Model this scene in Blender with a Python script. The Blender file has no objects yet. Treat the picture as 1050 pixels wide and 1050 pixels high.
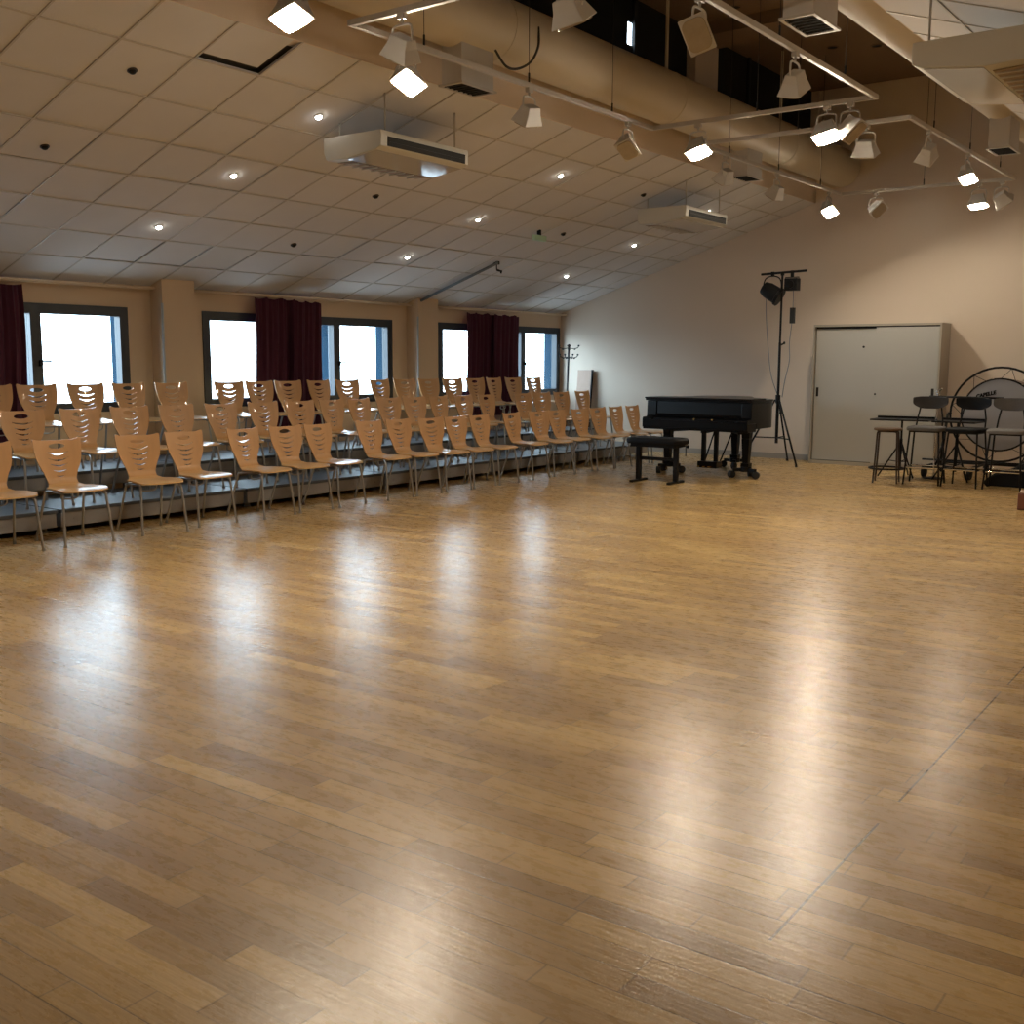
import bpy, bmesh, math, random
from mathutils import Vector, Matrix
from mathutils.geometry import delaunay_2d_cdt
random.seed(7)
scene = bpy.context.scene
COL = scene.collection
R = math.radians

# ------------------------------------------------------------------ materials
def pm(name, col, rough=0.6, metal=0.0, var=0.08, scale=6.0, bump=0.0, bscale=60.0, spec=0.5, coat=0.0, stretch=None):
    m = bpy.data.materials.new(name); m.use_nodes = True
    nt = m.node_tree; N = nt.nodes; L = nt.links
    b = N['Principled BSDF']
    b.inputs['Roughness'].default_value = rough
    b.inputs['Metallic'].default_value = metal
    b.inputs['Specular IOR Level'].default_value = spec
    b.inputs['Coat Weight'].default_value = coat
    tc = N.new('ShaderNodeTexCoord'); mp = N.new('ShaderNodeMapping')
    if stretch: mp.inputs['Scale'].default_value = stretch
    L.new(tc.outputs['Object'], mp.inputs['Vector'])
    nz = N.new('ShaderNodeTexNoise'); nz.inputs['Scale'].default_value = scale; nz.inputs['Detail'].default_value = 4
    L.new(mp.outputs['Vector'], nz.inputs['Vector'])
    mx = N.new('ShaderNodeMix'); mx.data_type = 'RGBA'
    mx.inputs[6].default_value = [c * (1 - var) for c in col] + [1]
    mx.inputs[7].default_value = [min(1, c * (1 + var)) for c in col] + [1]
    L.new(nz.outputs['Fac'], mx.inputs[0]); L.new(mx.outputs[2], b.inputs['Base Color'])
    if bump:
        n2 = N.new('ShaderNodeTexNoise'); n2.inputs['Scale'].default_value = bscale
        L.new(mp.outputs['Vector'], n2.inputs['Vector'])
        bp = N.new('ShaderNodeBump'); bp.inputs['Strength'].default_value = bump; bp.inputs['Distance'].default_value = 0.01
        L.new(n2.outputs['Fac'], bp.inputs['Height']); L.new(bp.outputs['Normal'], b.inputs['Normal'])
    return m

def emis(name, col, strength):
    m = bpy.data.materials.new(name); m.use_nodes = True
    nt = m.node_tree; nt.nodes.clear()
    e = nt.nodes.new('ShaderNodeEmission'); o = nt.nodes.new('ShaderNodeOutputMaterial')
    e.inputs['Color'].default_value = list(col) + [1]; e.inputs['Strength'].default_value = strength
    nt.links.new(e.outputs[0], o.inputs[0]); return m

def glass_mat():
    m = bpy.data.materials.new('window_glass'); m.use_nodes = True
    nt = m.node_tree; nt.nodes.clear(); N = nt.nodes; L = nt.links
    t = N.new('ShaderNodeBsdfTransparent'); t.inputs[0].default_value = (.93, .97, .98, 1)
    g = N.new('ShaderNodeBsdfGlossy'); g.inputs['Roughness'].default_value = .03
    f = N.new('ShaderNodeFresnel'); f.inputs['IOR'].default_value = 1.45
    x = N.new('ShaderNodeMixShader'); o = N.new('ShaderNodeOutputMaterial')
    ge = N.new('ShaderNodeNewGeometry'); iv = N.new('ShaderNodeMath'); iv.operation = 'SUBTRACT'; iv.inputs[0].default_value = 1; L.new(ge.outputs['Backfacing'], iv.inputs[1])
    mu = N.new('ShaderNodeMath'); mu.operation = 'MULTIPLY'; L.new(iv.outputs[0], mu.inputs[0]); L.new(f.outputs[0], mu.inputs[1])
    L.new(mu.outputs[0], x.inputs[0]); L.new(t.outputs[0], x.inputs[1]); L.new(g.outputs[0], x.inputs[2]); L.new(x.outputs[0], o.inputs[0])
    return m

def floor_mat():
    m = bpy.data.materials.new('oak_strip_floor'); m.use_nodes = True
    nt = m.node_tree; N = nt.nodes; L = nt.links; b = N['Principled BSDF']
    def math_(op, a, c=None, clamp=False):
        n = N.new('ShaderNodeMath'); n.operation = op; n.use_clamp = clamp
        for i, v in enumerate((a, c)):
            if v is None: continue
            if isinstance(v, (int, float)): n.inputs[i].default_value = v
            else: L.new(v, n.inputs[i])
        return n.outputs[0]
    tc = N.new('ShaderNodeTexCoord'); mp = N.new('ShaderNodeMapping')
    mp.inputs['Rotation'].default_value = (0, 0, R(-0.9)); L.new(tc.outputs['Object'], mp.inputs['Vector'])
    sp = N.new('ShaderNodeSeparateXYZ'); L.new(mp.outputs['Vector'], sp.inputs[0])
    x, y = sp.outputs['X'], sp.outputs['Y']
    yr = math_('DIVIDE', y, 0.09); row = math_('FLOOR', yr); fy = math_('FRACT', yr)
    wn = N.new('ShaderNodeTexWhiteNoise'); wn.noise_dimensions = '1D'; L.new(row, wn.inputs['W'])
    off = math_('MULTIPLY', wn.outputs['Value'], 7.3)
    xr = math_('DIVIDE', math_('ADD', x, off), 0.62); pid = math_('FLOOR', xr); fx = math_('FRACT', xr)
    cb = N.new('ShaderNodeCombineXYZ'); L.new(row, cb.inputs[0]); L.new(pid, cb.inputs[1])
    w2 = N.new('ShaderNodeTexWhiteNoise'); w2.noise_dimensions = '2D'; L.new(cb.outputs[0], w2.inputs['Vector'])
    ramp = N.new('ShaderNodeValToRGB'); cr = ramp.color_ramp
    cr.elements[0].position = 0; cr.elements[0].color = (.335, .205, .080, 1)
    cr.elements[1].position = 1; cr.elements[1].color = (.60, .405, .165, 1)
    e = cr.elements.new(.35); e.color = (.425, .27, .104, 1)
    e = cr.elements.new(.8); e.color = (.50, .325, .126, 1)
    L.new(w2.outputs['Value'], ramp.inputs['Fac'])
    # grain along the strip
    mg = N.new('ShaderNodeMapping'); mg.inputs['Scale'].default_value = (2.5, 38, 1); L.new(mp.outputs['Vector'], mg.inputs['Vector'])
    ng = N.new('ShaderNodeTexNoise'); ng.inputs['Scale'].default_value = 2.0; ng.inputs['Detail'].default_value = 5; L.new(mg.outputs[0], ng.inputs['Vector'])
    gfac = math_('ADD', math_('MULTIPLY', ng.outputs['Fac'], .30), .85)
    # broad wear
    nw = N.new('ShaderNodeTexNoise'); nw.inputs['Scale'].default_value = .9; nw.inputs['Detail'].default_value = 5; L.new(mp.outputs['Vector'], nw.inputs['Vector'])
    wfac = math_('ADD', math_('MULTIPLY', nw.outputs['Fac'], .34), .83)
    # speckle of dirt
    nd = N.new('ShaderNodeTexNoise'); nd.inputs['Scale'].default_value = 22; nd.inputs['Detail'].default_value = 6; nd.inputs['Roughness'].default_value = .7
    md = N.new('ShaderNodeMapping'); md.inputs['Scale'].default_value = (.45, 1.3, 1); L.new(mp.outputs['Vector'], md.inputs['Vector']); L.new(md.outputs[0], nd.inputs['Vector'])
    dirt = N.new('ShaderNodeMapRange'); dirt.inputs[1].default_value = .24; dirt.inputs[2].default_value = .36; dirt.inputs[3].default_value = .74; dirt.inputs[4].default_value = 1
    L.new(nd.outputs['Fac'], dirt.inputs[0])
    # thin scratches : narrow bands of stretched, rotated noise
    def scratches(rot, thr):
        ms = N.new('ShaderNodeMapping'); ms.inputs['Rotation'].default_value = (0, 0, rot); ms.inputs['Scale'].default_value = (.5, 9, 1)
        L.new(mp.outputs['Vector'], ms.inputs['Vector'])
        ns = N.new('ShaderNodeTexNoise'); ns.inputs['Scale'].default_value = 1.7; ns.inputs['Detail'].default_value = 2; L.new(ms.outputs[0], ns.inputs['Vector'])
        d = math_('ABSOLUTE', math_('SUBTRACT', ns.outputs['Fac'], thr))
        r = N.new('ShaderNodeMapRange'); r.inputs[1].default_value = 0; r.inputs[2].default_value = .0035; r.inputs[3].default_value = .72; r.inputs[4].default_value = 1
        L.new(d, r.inputs[0]); return r.outputs[0]
    sc = math_('MULTIPLY', scratches(1.1, .66), scratches(2.3, .68))
    # gaps
    gy = math_('MINIMUM', fy, math_('SUBTRACT', 1, fy)); gx = math_('MINIMUM', fx, math_('SUBTRACT', 1, fx))
    w3 = N.new('ShaderNodeTexWhiteNoise'); w3.noise_dimensions = '1D'; L.new(math_('ADD', row, .37), w3.inputs['W'])
    gd = math_('GREATER_THAN', w3.outputs['Value'], .72)
    gyr = N.new('ShaderNodeMapRange'); gyr.inputs[1].default_value = .012; gyr.inputs[2].default_value = .04; L.new(gy, gyr.inputs[0])
    L.new(math_('SUBTRACT', .80, math_('MULTIPLY', gd, .55)), gyr.inputs[3]); gyr.inputs[4].default_value = 1
    gxr = N.new('ShaderNodeMapRange'); gxr.inputs[1].default_value = .002; gxr.inputs[2].default_value = .007; gxr.inputs[3].default_value = .62; gxr.inputs[4].default_value = 1; L.new(gx, gxr.inputs[0])
    # one worn cross seam in the boards, right of centre
    sd = math_('ABSOLUTE', math_('ADD', x, .985))
    sl = N.new('ShaderNodeMapRange'); sl.inputs[1].default_value = .002; sl.inputs[2].default_value = .005; sl.inputs[3].default_value = 0; sl.inputs[4].default_value = 1; L.new(sd, sl.inputs[0])
    nsm = N.new('ShaderNodeTexNoise'); nsm.noise_dimensions = '1D'; nsm.inputs['Scale'].default_value = 1.6; L.new(y, nsm.inputs['W'])
    on_ = math_('MULTIPLY', math_('GREATER_THAN', nsm.outputs['Fac'], .40), math_('MULTIPLY', math_('GREATER_THAN', y, 2.5), math_('LESS_THAN', y, 6.0)))
    seam = math_('SUBTRACT', 1, math_('MULTIPLY', on_, math_('MULTIPLY', math_('SUBTRACT', 1, sl.outputs[0]), .85)))
    sc = math_('MULTIPLY', sc, seam)
    tot = math_('MULTIPLY', math_('MULTIPLY', gfac, wfac), math_('MULTIPLY', dirt.outputs[0], math_('MULTIPLY', sc, math_('MULTIPLY', gyr.outputs[0], gxr.outputs[0]))))
    mul = N.new('ShaderNodeMix'); mul.data_type = 'RGBA'; mul.blend_type = 'MULTIPLY'; mul.inputs[0].default_value = 1
    L.new(ramp.outputs[0], mul.inputs[6])
    cc = N.new('ShaderNodeCombineColor'); [L.new(tot, cc.inputs[i]) for i in range(3)]
    L.new(cc.outputs[0], mul.inputs[7]); L.new(mul.outputs[2], b.inputs['Base Color'])
    rr = N.new('ShaderNodeMapRange'); rr.inputs[3].default_value = FLOOR_ROUGH[0]; rr.inputs[4].default_value = FLOOR_ROUGH[1]; L.new(nd.outputs['Fac'], rr.inputs[0]); L.new(rr.outputs[0], b.inputs['Roughness'])
    b.inputs['Specular IOR Level'].default_value = .36
    nb = N.new('ShaderNodeTexNoise'); nb.inputs['Scale'].default_value = 30; nb.inputs['Detail'].default_value = 4; L.new(mp.outputs['Vector'], nb.inputs['Vector'])
    hh = math_('ADD', math_('ADD', math_('MULTIPLY', nb.outputs['Fac'], .6), math_('MULTIPLY', ng.outputs['Fac'], .65)), math_('ADD', math_('MULTIPLY', gyr.outputs[0], .2), math_('MULTIPLY', w2.outputs['Value'], .5)))
    bp = N.new('ShaderNodeBump'); bp.inputs['Strength'].default_value = .24; bp.inputs['Distance'].default_value = .004
    L.new(hh, bp.inputs['Height']); L.new(bp.outputs['Normal'], b.inputs['Normal'])
    return m

FLOOR_ROUGH = (.20, .36)
M = {}
M['floor'] = floor_mat()
M['tile'] = pm('ceiling_tile', (.66, .65, .66), .9, var=.05, scale=3, bump=.05, bscale=120)
M['tbar'] = pm('ceiling_grid', (.52, .49, .46), .5, var=.03)
M['void'] = pm('ceiling_void', (.10, .09, .08), .95, var=.1)
M['topceil'] = pm('brown_ceiling', (.20, .135, .085), .85, var=.08, scale=1.5)
M['wall'] = pm('ochre_wall', (.60, .47, .34), .85, var=.04, scale=1.2, bump=.03, bscale=90)
M['farwall'] = pm('beige_wall', (.70, .60, .50), .85, var=.04, scale=1.0, bump=.03, bscale=90)
M['duct'] = pm('duct_paint', (.56, .49, .365), .55, var=.05, scale=3)
M['base'] = pm('baseboard_grey', (.36, .33, .30), .6)
M['frame'] = pm('window_frame', (.018, .024, .034), .4, var=.1)
M['reveal'] = pm('reveal_sky_shade', (.012, .032, .055), .9, var=.05, spec=.05)  # blue of skylit shade put into the reveal colour
M['alu'] = pm('white_aluminium', (.40, .45, .5), .4, var=.03)
M['glass'] = glass_mat()
M['blind'] = pm('black_blind', (.006, .006, .007), .9, var=.1)
M['curtain'] = pm('maroon_cloth', (.062, .009, .028), .9, var=.18, scale=10, bump=.1, bscale=200)
M['beech'] = pm('beech_ply', (.57, .32, .135), .42, var=.12, scale=3, stretch=(6, 6, .8), coat=.15)
M['beech_seat'] = pm('beech_ply_seat', (.64, .41, .19), .33, var=.1, scale=3, stretch=(.8, 6, 6), coat=.3)
M['steel'] = pm('grey_steel', (.42, .42, .42), .35, .85, var=.05)
M['rubber'] = pm('black_rubber', (.015, .015, .015), .7)
M['deck'] = pm('riser_deck', (.07, .08, .095), .38, var=.15, scale=5)
M['riser'] = pm('riser_metal', (.32, .305, .295), .5, .3, var=.18, scale=7)
M['black'] = pm('black_lacquer', (.003, .003, .0035), .28, var=.1, spec=.22)
M['satin'] = pm('black_satin', (.009, .009, .010), .5, var=.1, spec=.22)
M['leather'] = pm('black_leather', (.006, .006, .007), .6, spec=.2, var=.2, bump=.1, bscale=150)
M['brass'] = pm('brass', (.65, .45, .18), .25, 1.0, var=.05)
M['chrome'] = pm('chrome', (.75, .75, .75), .12, 1.0, var=.03)
M['cab'] = pm('cabinet_grey', (.44, .44, .42), .6, var=.03, scale=1.5)
M['cabside'] = pm('cabinet_side', (.40, .36, .30), .6, var=.03, scale=1.5)
M['dark'] = pm('dark_gap', (.012, .012, .012), .8)
M['white'] = pm('white_paint', (.50, .47, .43), .5, var=.04)
M['lampgrey'] = pm('lamp_enamel', (.55, .53, .50), .4, var=.05)
M['offlens'] = pm('unlit_lens', (.40, .34, .26), .2, var=.1, scale=30)
M['acbody'] = pm('cooling_unit_plastic', (.55, .54, .49), .45, var=.03)
M['acgloss'] = pm('cooling_unit_gloss', (.50, .48, .45), .06, var=.02, spec=.8)
M['acbrown'] = pm('cooling_unit_intake', (.30, .24, .18), .6, var=.05)
M['greyfab'] = pm('dark_grey_fabric', (.045, .043, .043), .9, var=.15, scale=60)
M['lightfab'] = pm('light_grey_fabric', (.20, .19, .185), .9, var=.15, scale=60)
M['midfab'] = pm('mid_grey_fabric', (.11, .105, .105), .9, var=.15, scale=60)
M['drumhead'] = pm('drum_head', (.34, .34, .36), .5, var=.06, scale=2)
M['drumshell'] = pm('drum_shell', (.16, .07, .03), .35, var=.2)
M['cymbal'] = pm('bronze_cymbal', (.22, .17, .06), .4, .8, var=.2, scale=14)
M['redwood'] = pm('red_brown_wood', (.16, .055, .035), .5, var=.2, scale=5)
M['panel'] = pm('pink_brown_board', (.42, .29, .22), .6, var=.12, scale=4, stretch=(8, 8, 1))
M['stoolwood'] = pm('stool_wood', (.14, .085, .05), .5, var=.15)
M['stoolmetal'] = pm('brown_metal', (.055, .035, .028), .4, .5, var=.1)
M['pipe'] = pm('grey_pipe', (.16, .19, .22), .5, var=.1)
M['cable'] = pm('black_cable', (.02, .018, .015), .6)
M['exit'] = pm('green_exit_panel', (.45, .70, .55), .4, var=.1)
M['warm'] = emis('warm_lamp_glow', (1.0, .865, .67), 430)
M['warmdim'] = emis('warm_lamp_glow_dim', (1.0, .865, .67), 105)
M['warmfill'] = emis('warm_fill_glow', (1.0, .865, .67), 30)  # glow of the unseen lamps added over the foreground
M['spot'] = emis('spot_lamp_glow', (1.0, .95, .85), 26)

# ------------------------------------------------------------------ mesh builder
class MB:
    def __init__(s): s.v = []; s.f = []; s.sm = []
    def add(s, vs, fs, smooth=False, X=None):
        o = len(s.v)
        s.v += [tuple((X @ Vector(p)) if X is not None else p) for p in vs]
        for f in fs: s.f.append(tuple(i + o for i in f)); s.sm.append(smooth)
        return s
    def box(s, x0, x1, y0, y1, z0, z1, X=None):
        vs = [(x, y, z) for x in (x0, x1) for y in (y0, y1) for z in (z0, z1)]
        return s.add(vs, [(0, 1, 3, 2), (4, 6, 7, 5), (0, 4, 5, 1), (2, 3, 7, 6), (0, 2, 6, 4), (1, 5, 7, 3)], X=X)
    def frustum(s, a, b, z0, z1, X=None):
        vs = [(sx * a[0] / 2, sy * a[1] / 2, z0) for sx, sy in ((-1, -1), (1, -1), (1, 1), (-1, 1))] + [(sx * b[0] / 2, sy * b[1] / 2, z1) for sx, sy in ((-1, -1), (1, -1), (1, 1), (-1, 1))]
        return s.add(vs, [(0, 3, 2, 1), (4, 5, 6, 7), (0, 1, 5, 4), (1, 2, 6, 5), (2, 3, 7, 6), (3, 0, 4, 7)], X=X)
    def tube(s, pts, r, n=8, closed=False, X=None):
        P = [Vector(p) for p in pts]; m = len(P)
        rs = r if isinstance(r, (list, tuple)) else [r] * m
        T = []
        for i in range(m):
            a = P[(i - 1) % m] if (closed or i > 0) else P[i]; c = P[(i + 1) % m] if (closed or i < m - 1) else P[i]
            T.append((c - a).normalized())
        up = Vector((0, 0, 1)) if abs(T[0].z) < .9 else Vector((1, 0, 0))
        nrm = T[0].cross(up).normalized(); vs = []
        for i in range(m):
            nrm = (nrm - T[i] * nrm.dot(T[i])).normalized(); bn = T[i].cross(nrm)
            for k in range(n):
                a = 2 * math.pi * k / n; vs.append(tuple(P[i] + (nrm * math.cos(a) + bn * math.sin(a)) * rs[i]))
        fs = []; mm = m if closed else m - 1
        for i in range(mm):
            j = (i + 1) % m
            for k in range(n): fs.append((i * n + k, i * n + (k + 1) % n, j * n + (k + 1) % n, j * n + k))
        s.add(vs, fs, True, X)
        if not closed:
            s.add(vs[:n], [tuple(range(n))[::-1]], False, X); s.add(vs[-n:], [tuple(range(n))], False, X)
        return s
    def lathe(s, prof, n=24, X=None, smooth=True):
        vs = []; fs = []
        for r, z in prof:
            for k in range(n):
                a = 2 * math.pi * k / n; vs.append((r * math.cos(a), r * math.sin(a), z))
        for i in range(len(prof) - 1):
            for k in range(n): fs.append((i * n + k, i * n + (k + 1) % n, (i + 1) * n + (k + 1) % n, (i + 1) * n + k))
        s.add(vs, fs, smooth, X)
        if prof[0][0] > 1e-6: s.add(vs[:n], [tuple(range(n))[::-1]], False, X)
        if prof[-1][0] > 1e-6: s.add(vs[-n:], [tuple(range(n))], False, X)
        return s
    def prism(s, poly, z0, z1, X=None, smooth=False):
        n = len(poly); vs = [(p[0], p[1], z0) for p in poly] + [(p[0], p[1], z1) for p in poly]
        s.add(vs, [tuple(range(n))[::-1], tuple(range(n, 2 * n))], False, X)
        s.add(vs, [(i, (i + 1) % n, n + (i + 1) % n, n + i) for i in range(n)], smooth, X)
        return s
    def grid(s, nu, nv, fn, thick, smooth=True):
        """closed sheet: fn(i,j)->(front, back) points"""
        vs = []; 
        for i in range(nu):
            for j in range(nv): vs.append(fn(i, j, 0))
        for i in range(nu):
            for j in range(nv): vs.append(fn(i, j, thick))
        q = nu * nv; fs = []
        for i in range(nu - 1):
            for j in range(nv - 1):
                a, b, c, d = i * nv + j, (i + 1) * nv + j, (i + 1) * nv + j + 1, i * nv + j + 1
                fs += [(a, b, c, d), (q + a, q + d, q + c, q + b)]
        for i in range(nu - 1):
            for j in (0, nv - 1): a, b = i * nv + j, (i + 1) * nv + j; fs.append((a, b, q + b, q + a))
        for j in range(nv - 1):
            for i in (0, nu - 1): a, b = i * nv + j, i * nv + j + 1; fs.append((a, b, q + b, q + a))
        return s.add(vs, fs, smooth)
    def build(s, name, mat, parent=None, origin=(0, 0, 0), bevel=0, weld=True):
        me = bpy.data.meshes.new(name)
        O = Vector(origin)
        me.from_pydata([tuple(Vector(p) - O) for p in s.v], [], s.f)
        me.polygons.foreach_set('use_smooth', s.sm)
        bm = bmesh.new(); bm.from_mesh(me)
        if weld: bmesh.ops.remove_doubles(bm, verts=bm.verts, dist=1e-5)
        bmesh.ops.recalc_face_normals(bm, faces=bm.faces)
        for e in bm.edges:
            if len(e.link_faces) == 2 and e.calc_face_angle(0) > R(40): e.smooth = False
        bm.to_mesh(me); bm.free()
        me.materials.append(mat)
        o = bpy.data.objects.new(name, me); COL.objects.link(o)
        if parent is not None: o.parent = parent
        else: o.location = O
        if bevel:
            b = o.modifiers.new('bevel', 'BEVEL'); b.width = bevel; b.segments = 2; b.limit_method = 'ANGLE'; b.angle_limit = R(40)
        return o

def tag(o, label, cat, group=None, kind=None):
    if label: o['label'] = label
    if cat: o['category'] = cat
    if group: o['group'] = group
    if kind: o['kind'] = kind
    return o
def structure(o, label=None):
    o['kind'] = 'structure'
    return o
def thing(name, label, cat, loc=(0, 0, 0), rz=0, group=None):
    o = bpy.data.objects.new(name, None); COL.objects.link(o)
    o.location = loc; o.rotation_euler = (0, 0, rz); o.empty_display_size = .1
    return tag(o, label, cat, group)
def dup(root, loc, rz, label, group=None):
    r = root.copy(); COL.objects.link(r); r.location = loc; r.rotation_euler = (0, 0, rz)
    r['label'] = label
    if group: r['group'] = group
    for ch in root.children:
        c = ch.copy(); COL.objects.link(c); c.parent = r
        for g in ch.children:
            d = g.copy(); COL.objects.link(d); d.parent = c
    return r
def part(mb, name, mat, t, bevel=0, label=None):
    """mb in the thing's local frame"""
    o = mb.build(name, mat, t, (0, 0, 0), bevel)
    if label: o['label'] = label
    return o
def wpart(mb, name, mat, t, bevel=0):
    """mb in world coordinates; parent unrotated (or child of unrotated)"""
    O = Vector(t.location)
    if t.parent: O = O + Vector(t.parent.location)
    return mb.build(name, mat, t, O, bevel)

def aim(d):
    """rotation taking -Z to direction d"""
    return Vector((0, 0, -1)).rotation_difference(Vector(d).normalized()).to_matrix().to_4x4()
T = Matrix.Translation
def Rz(a): return Matrix.Rotation(a, 4, 'Z')
def Rx(a): return Matrix.Rotation(a, 4, 'X')
def Ry(a): return Matrix.Rotation(a, 4, 'Y')

# ------------------------------------------------------------------ room constants (metres; camera over the origin)
XL, XR, YF, YN = -10.8, 1.928, 15.9, -3.0
SL = .333; TH = math.atan(SL)
XC1, XC2 = -6.285, -2.587           # clerestory walls
ZW = 2.289                          # ceiling height at the window wall
ZE = ZW + SL * (XC1 - XL)           # top of the slope
ZT = 5.376                          # high ceiling
def mir(x): return -8.872 - x

# floor
structure(MB().box(XL - .4, XR + .3, YN - .2, YF + .3, -.1, 0).build('floor', M['floor']))

# window wall with three openings
WZ0, WZ1 = .90, 2.045
WIN = [(4.03, 7.31), (8.32, 11.61), (12.62, 15.86)]
w = MB()
w.box(XL - .30, XL, YN - .2, YF + .2, -.1, WZ0); w.box(XL - .30, XL, YN - .2, YF + .2, WZ1, 2.5)
ys = [YN - .2] + [v for ab in WIN for v in ab] + [YF + .2]
for i in range(0, len(ys), 2): w.box(XL - .30, XL, ys[i], ys[i + 1], WZ0, WZ1)
structure(w.build('wall_left', M['wall'], weld=False))
for i, (y0, y1) in enumerate([(3.31, 3.75), (7.62, 8.06), (11.93, 12.37)]):
    p = MB().box(XL - .02, XL + .22, y0, y1, 0, 2.38)
    o = structure(p.build('trim_%d' % (i + 1), M['wall'], origin=(XL, (y0 + y1) / 2, 0)))
    wpart(MB().tube([(XL + .222, y0 - .004, .4), (XL + .222, y0 - .004, 2.1)], .014, 8), 'corner_glint_strip', M['alu'], o)  # pale strip standing in for window light caught on the pillar corner
structure(MB().box(XL - .35, XR + .3, YF, YF + .2, -.1, 5.6).build('wall_far', M['farwall']))
structure(MB().box(XR, XR + .25, YN - .2, YF + .2, -.1, 2.5).build('wall_right', M['wall']))
structure(MB().box(XL - .35, XR + .3, YN - .25, YN, -.1, 5.6).build('wall_near', M['farwall']))
structure(MB().box(XL, -6.15, YF - .018, YF, 0, .085).build('baseboard_far', M['base'], origin=(-8.5, YF, 0)))

# windows
for i, (y0, y1) in enumerate(WIN):
    t = bpy.data.objects.new('window_%d' % (i + 1), None); COL.objects.link(t); t.location = (XL, (y0 + y1) / 2, WZ0); structure(t)
    f = MB(); fw = .105; xa, xb = XL - .09, XL + .015
    f.box(xa, xb, y0, y1, WZ0, WZ0 + fw); f.box(xa, xb, y0, y1, WZ1 - fw, WZ1)
    f.box(xa, xb, y0, y0 + fw, WZ0 + fw, WZ1 - fw); f.box(xa, xb, y1 - fw, y1, WZ0 + fw, WZ1 - fw)
    wpart(f, 'window_frame', M['frame'], t)
    wd = (y1 - y0) / 3
    for k in (1, 2):
        wpart(MB().box(xa, xb, y0 + wd * k - .06, y0 + wd * k + .06, WZ0 + fw, WZ1 - fw), 'mullion', M['frame'], t)
    for k in range(3):
        a = y0 + wd * k + (.06 if k else fw); b = y0 + wd * (k + 1) - (.06 if k < 2 else fw)
        wpart(MB().box(XL - .05, XL - .044, a, b, WZ0 + fw, WZ1 - fw), 'pane', M['glass'], t)
        # outside: fin with its skylit blue shade painted on, and pale jamb strip
        e = y1 - .012 if k == 2 else b + .02
        fin = wpart(MB().box(XL - (.31 if k == 2 else .26), XL - .105, e, e + (.011 if k == 2 else .05), WZ0 + .02, WZ1 - .02), 'outer_fin', M['reveal'], t)
        wpart(MB().box(XL - .104, XL - .091, e - .01, e + .011, WZ0 + .02, WZ1 - .02), 'fin_edge', M['alu'], fin)
        wpart(MB().box(XL - .21, XL - .095, a, b - .03, WZ1 - .045, WZ1 - .03), 'outer_head', M['reveal'], t)
    hy = y0 + 2 * wd + .03
    h = MB().box(XL + .015, XL + .045, hy - .015, hy + .015, 1.40, 1.46); h.box(XL + .035, XL + .05, hy - .01, hy + .11, 1.44, 1.458)
    wpart(h, 'window_handle', M['satin'], t)

# sloped tile ceilings
GAPS = {(7, 8): .085, (4, 7): .016, (4, 10): .018, (1, 10): .022, (1, 11): .03, (1, 12): .014, (2, 14): .03, (1, 14): .02, (2, 16): .025, (2, 7): .012, (1, 24): .012, (1, 9): .01}
def slope(name, mirror):
    tiles = MB(); bars = MB(); vo = MB()
    u = Vector((math.cos(TH), 0, math.sin(TH))); n = Vector((-math.sin(TH), 0, math.cos(TH))); O = Vector((XL, 0, ZW))
    def P(s, y, h):
        p = O + u * s + n * h; p.y = y
        if mirror: p.x = mir(p.x)
        return tuple(p)
    SMAX = (XC1 - XL) / math.cos(TH)
    def slab(mb, s0, s1, y0, y1, h0, h1):
        vs = [P(s, y, h) for s in (s0, s1) for y in (y0, y1) for h in (h0, h1)]
        mb.add(vs, [(0, 1, 3, 2), (4, 6, 7, 5), (0, 4, 5, 1), (2, 3, 7, 6), (0, 2, 6, 4), (1, 5, 7, 3)])
    j0 = math.floor((YN - .44) / .6); j1 = math.ceil((YF - .44) / .6)
    for k in range(8):
        for j in range(j0, j1):
            s0, s1 = .605 * k, min(.605 * (k + 1), SMAX); y0, y1 = max(.6 * j + .44, YN), min(.6 * j + 1.04, YF)
            g = 0 if mirror else GAPS.get((k, j), 0)
            h = .004 + random.uniform(-.002, .002)
            slab(tiles, s0 + g, s1, y0, y1 - g, h, h + .018)
    for k in range(1, 8): slab(bars, .605 * k - .008, .605 * k + .008, YN, YF, -.0035, .006)
    for j in range(j0 + 1, j1): slab(bars, 0, SMAX, .6 * j + .44 - .008, .6 * j + .44 + .008, -.003, .006)
    # grid bar does not cross an open gap
    slab(vo, -.05, SMAX, YN, YF, .06, .09)
    o = structure(tiles.build(name, M['tile'], weld=False))
    b = bars.build('ceiling_grid', M['tbar'], o, weld=False); v = vo.build('ceiling_void', M['void'], o)
    return o
slope('ceiling', False)
slope('ceiling_right', True)
structure(MB().box(XC1 - .3, XC2 + .3, YN, YF, ZT, ZT + .1).build('ceiling_top', M['topceil']))

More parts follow.
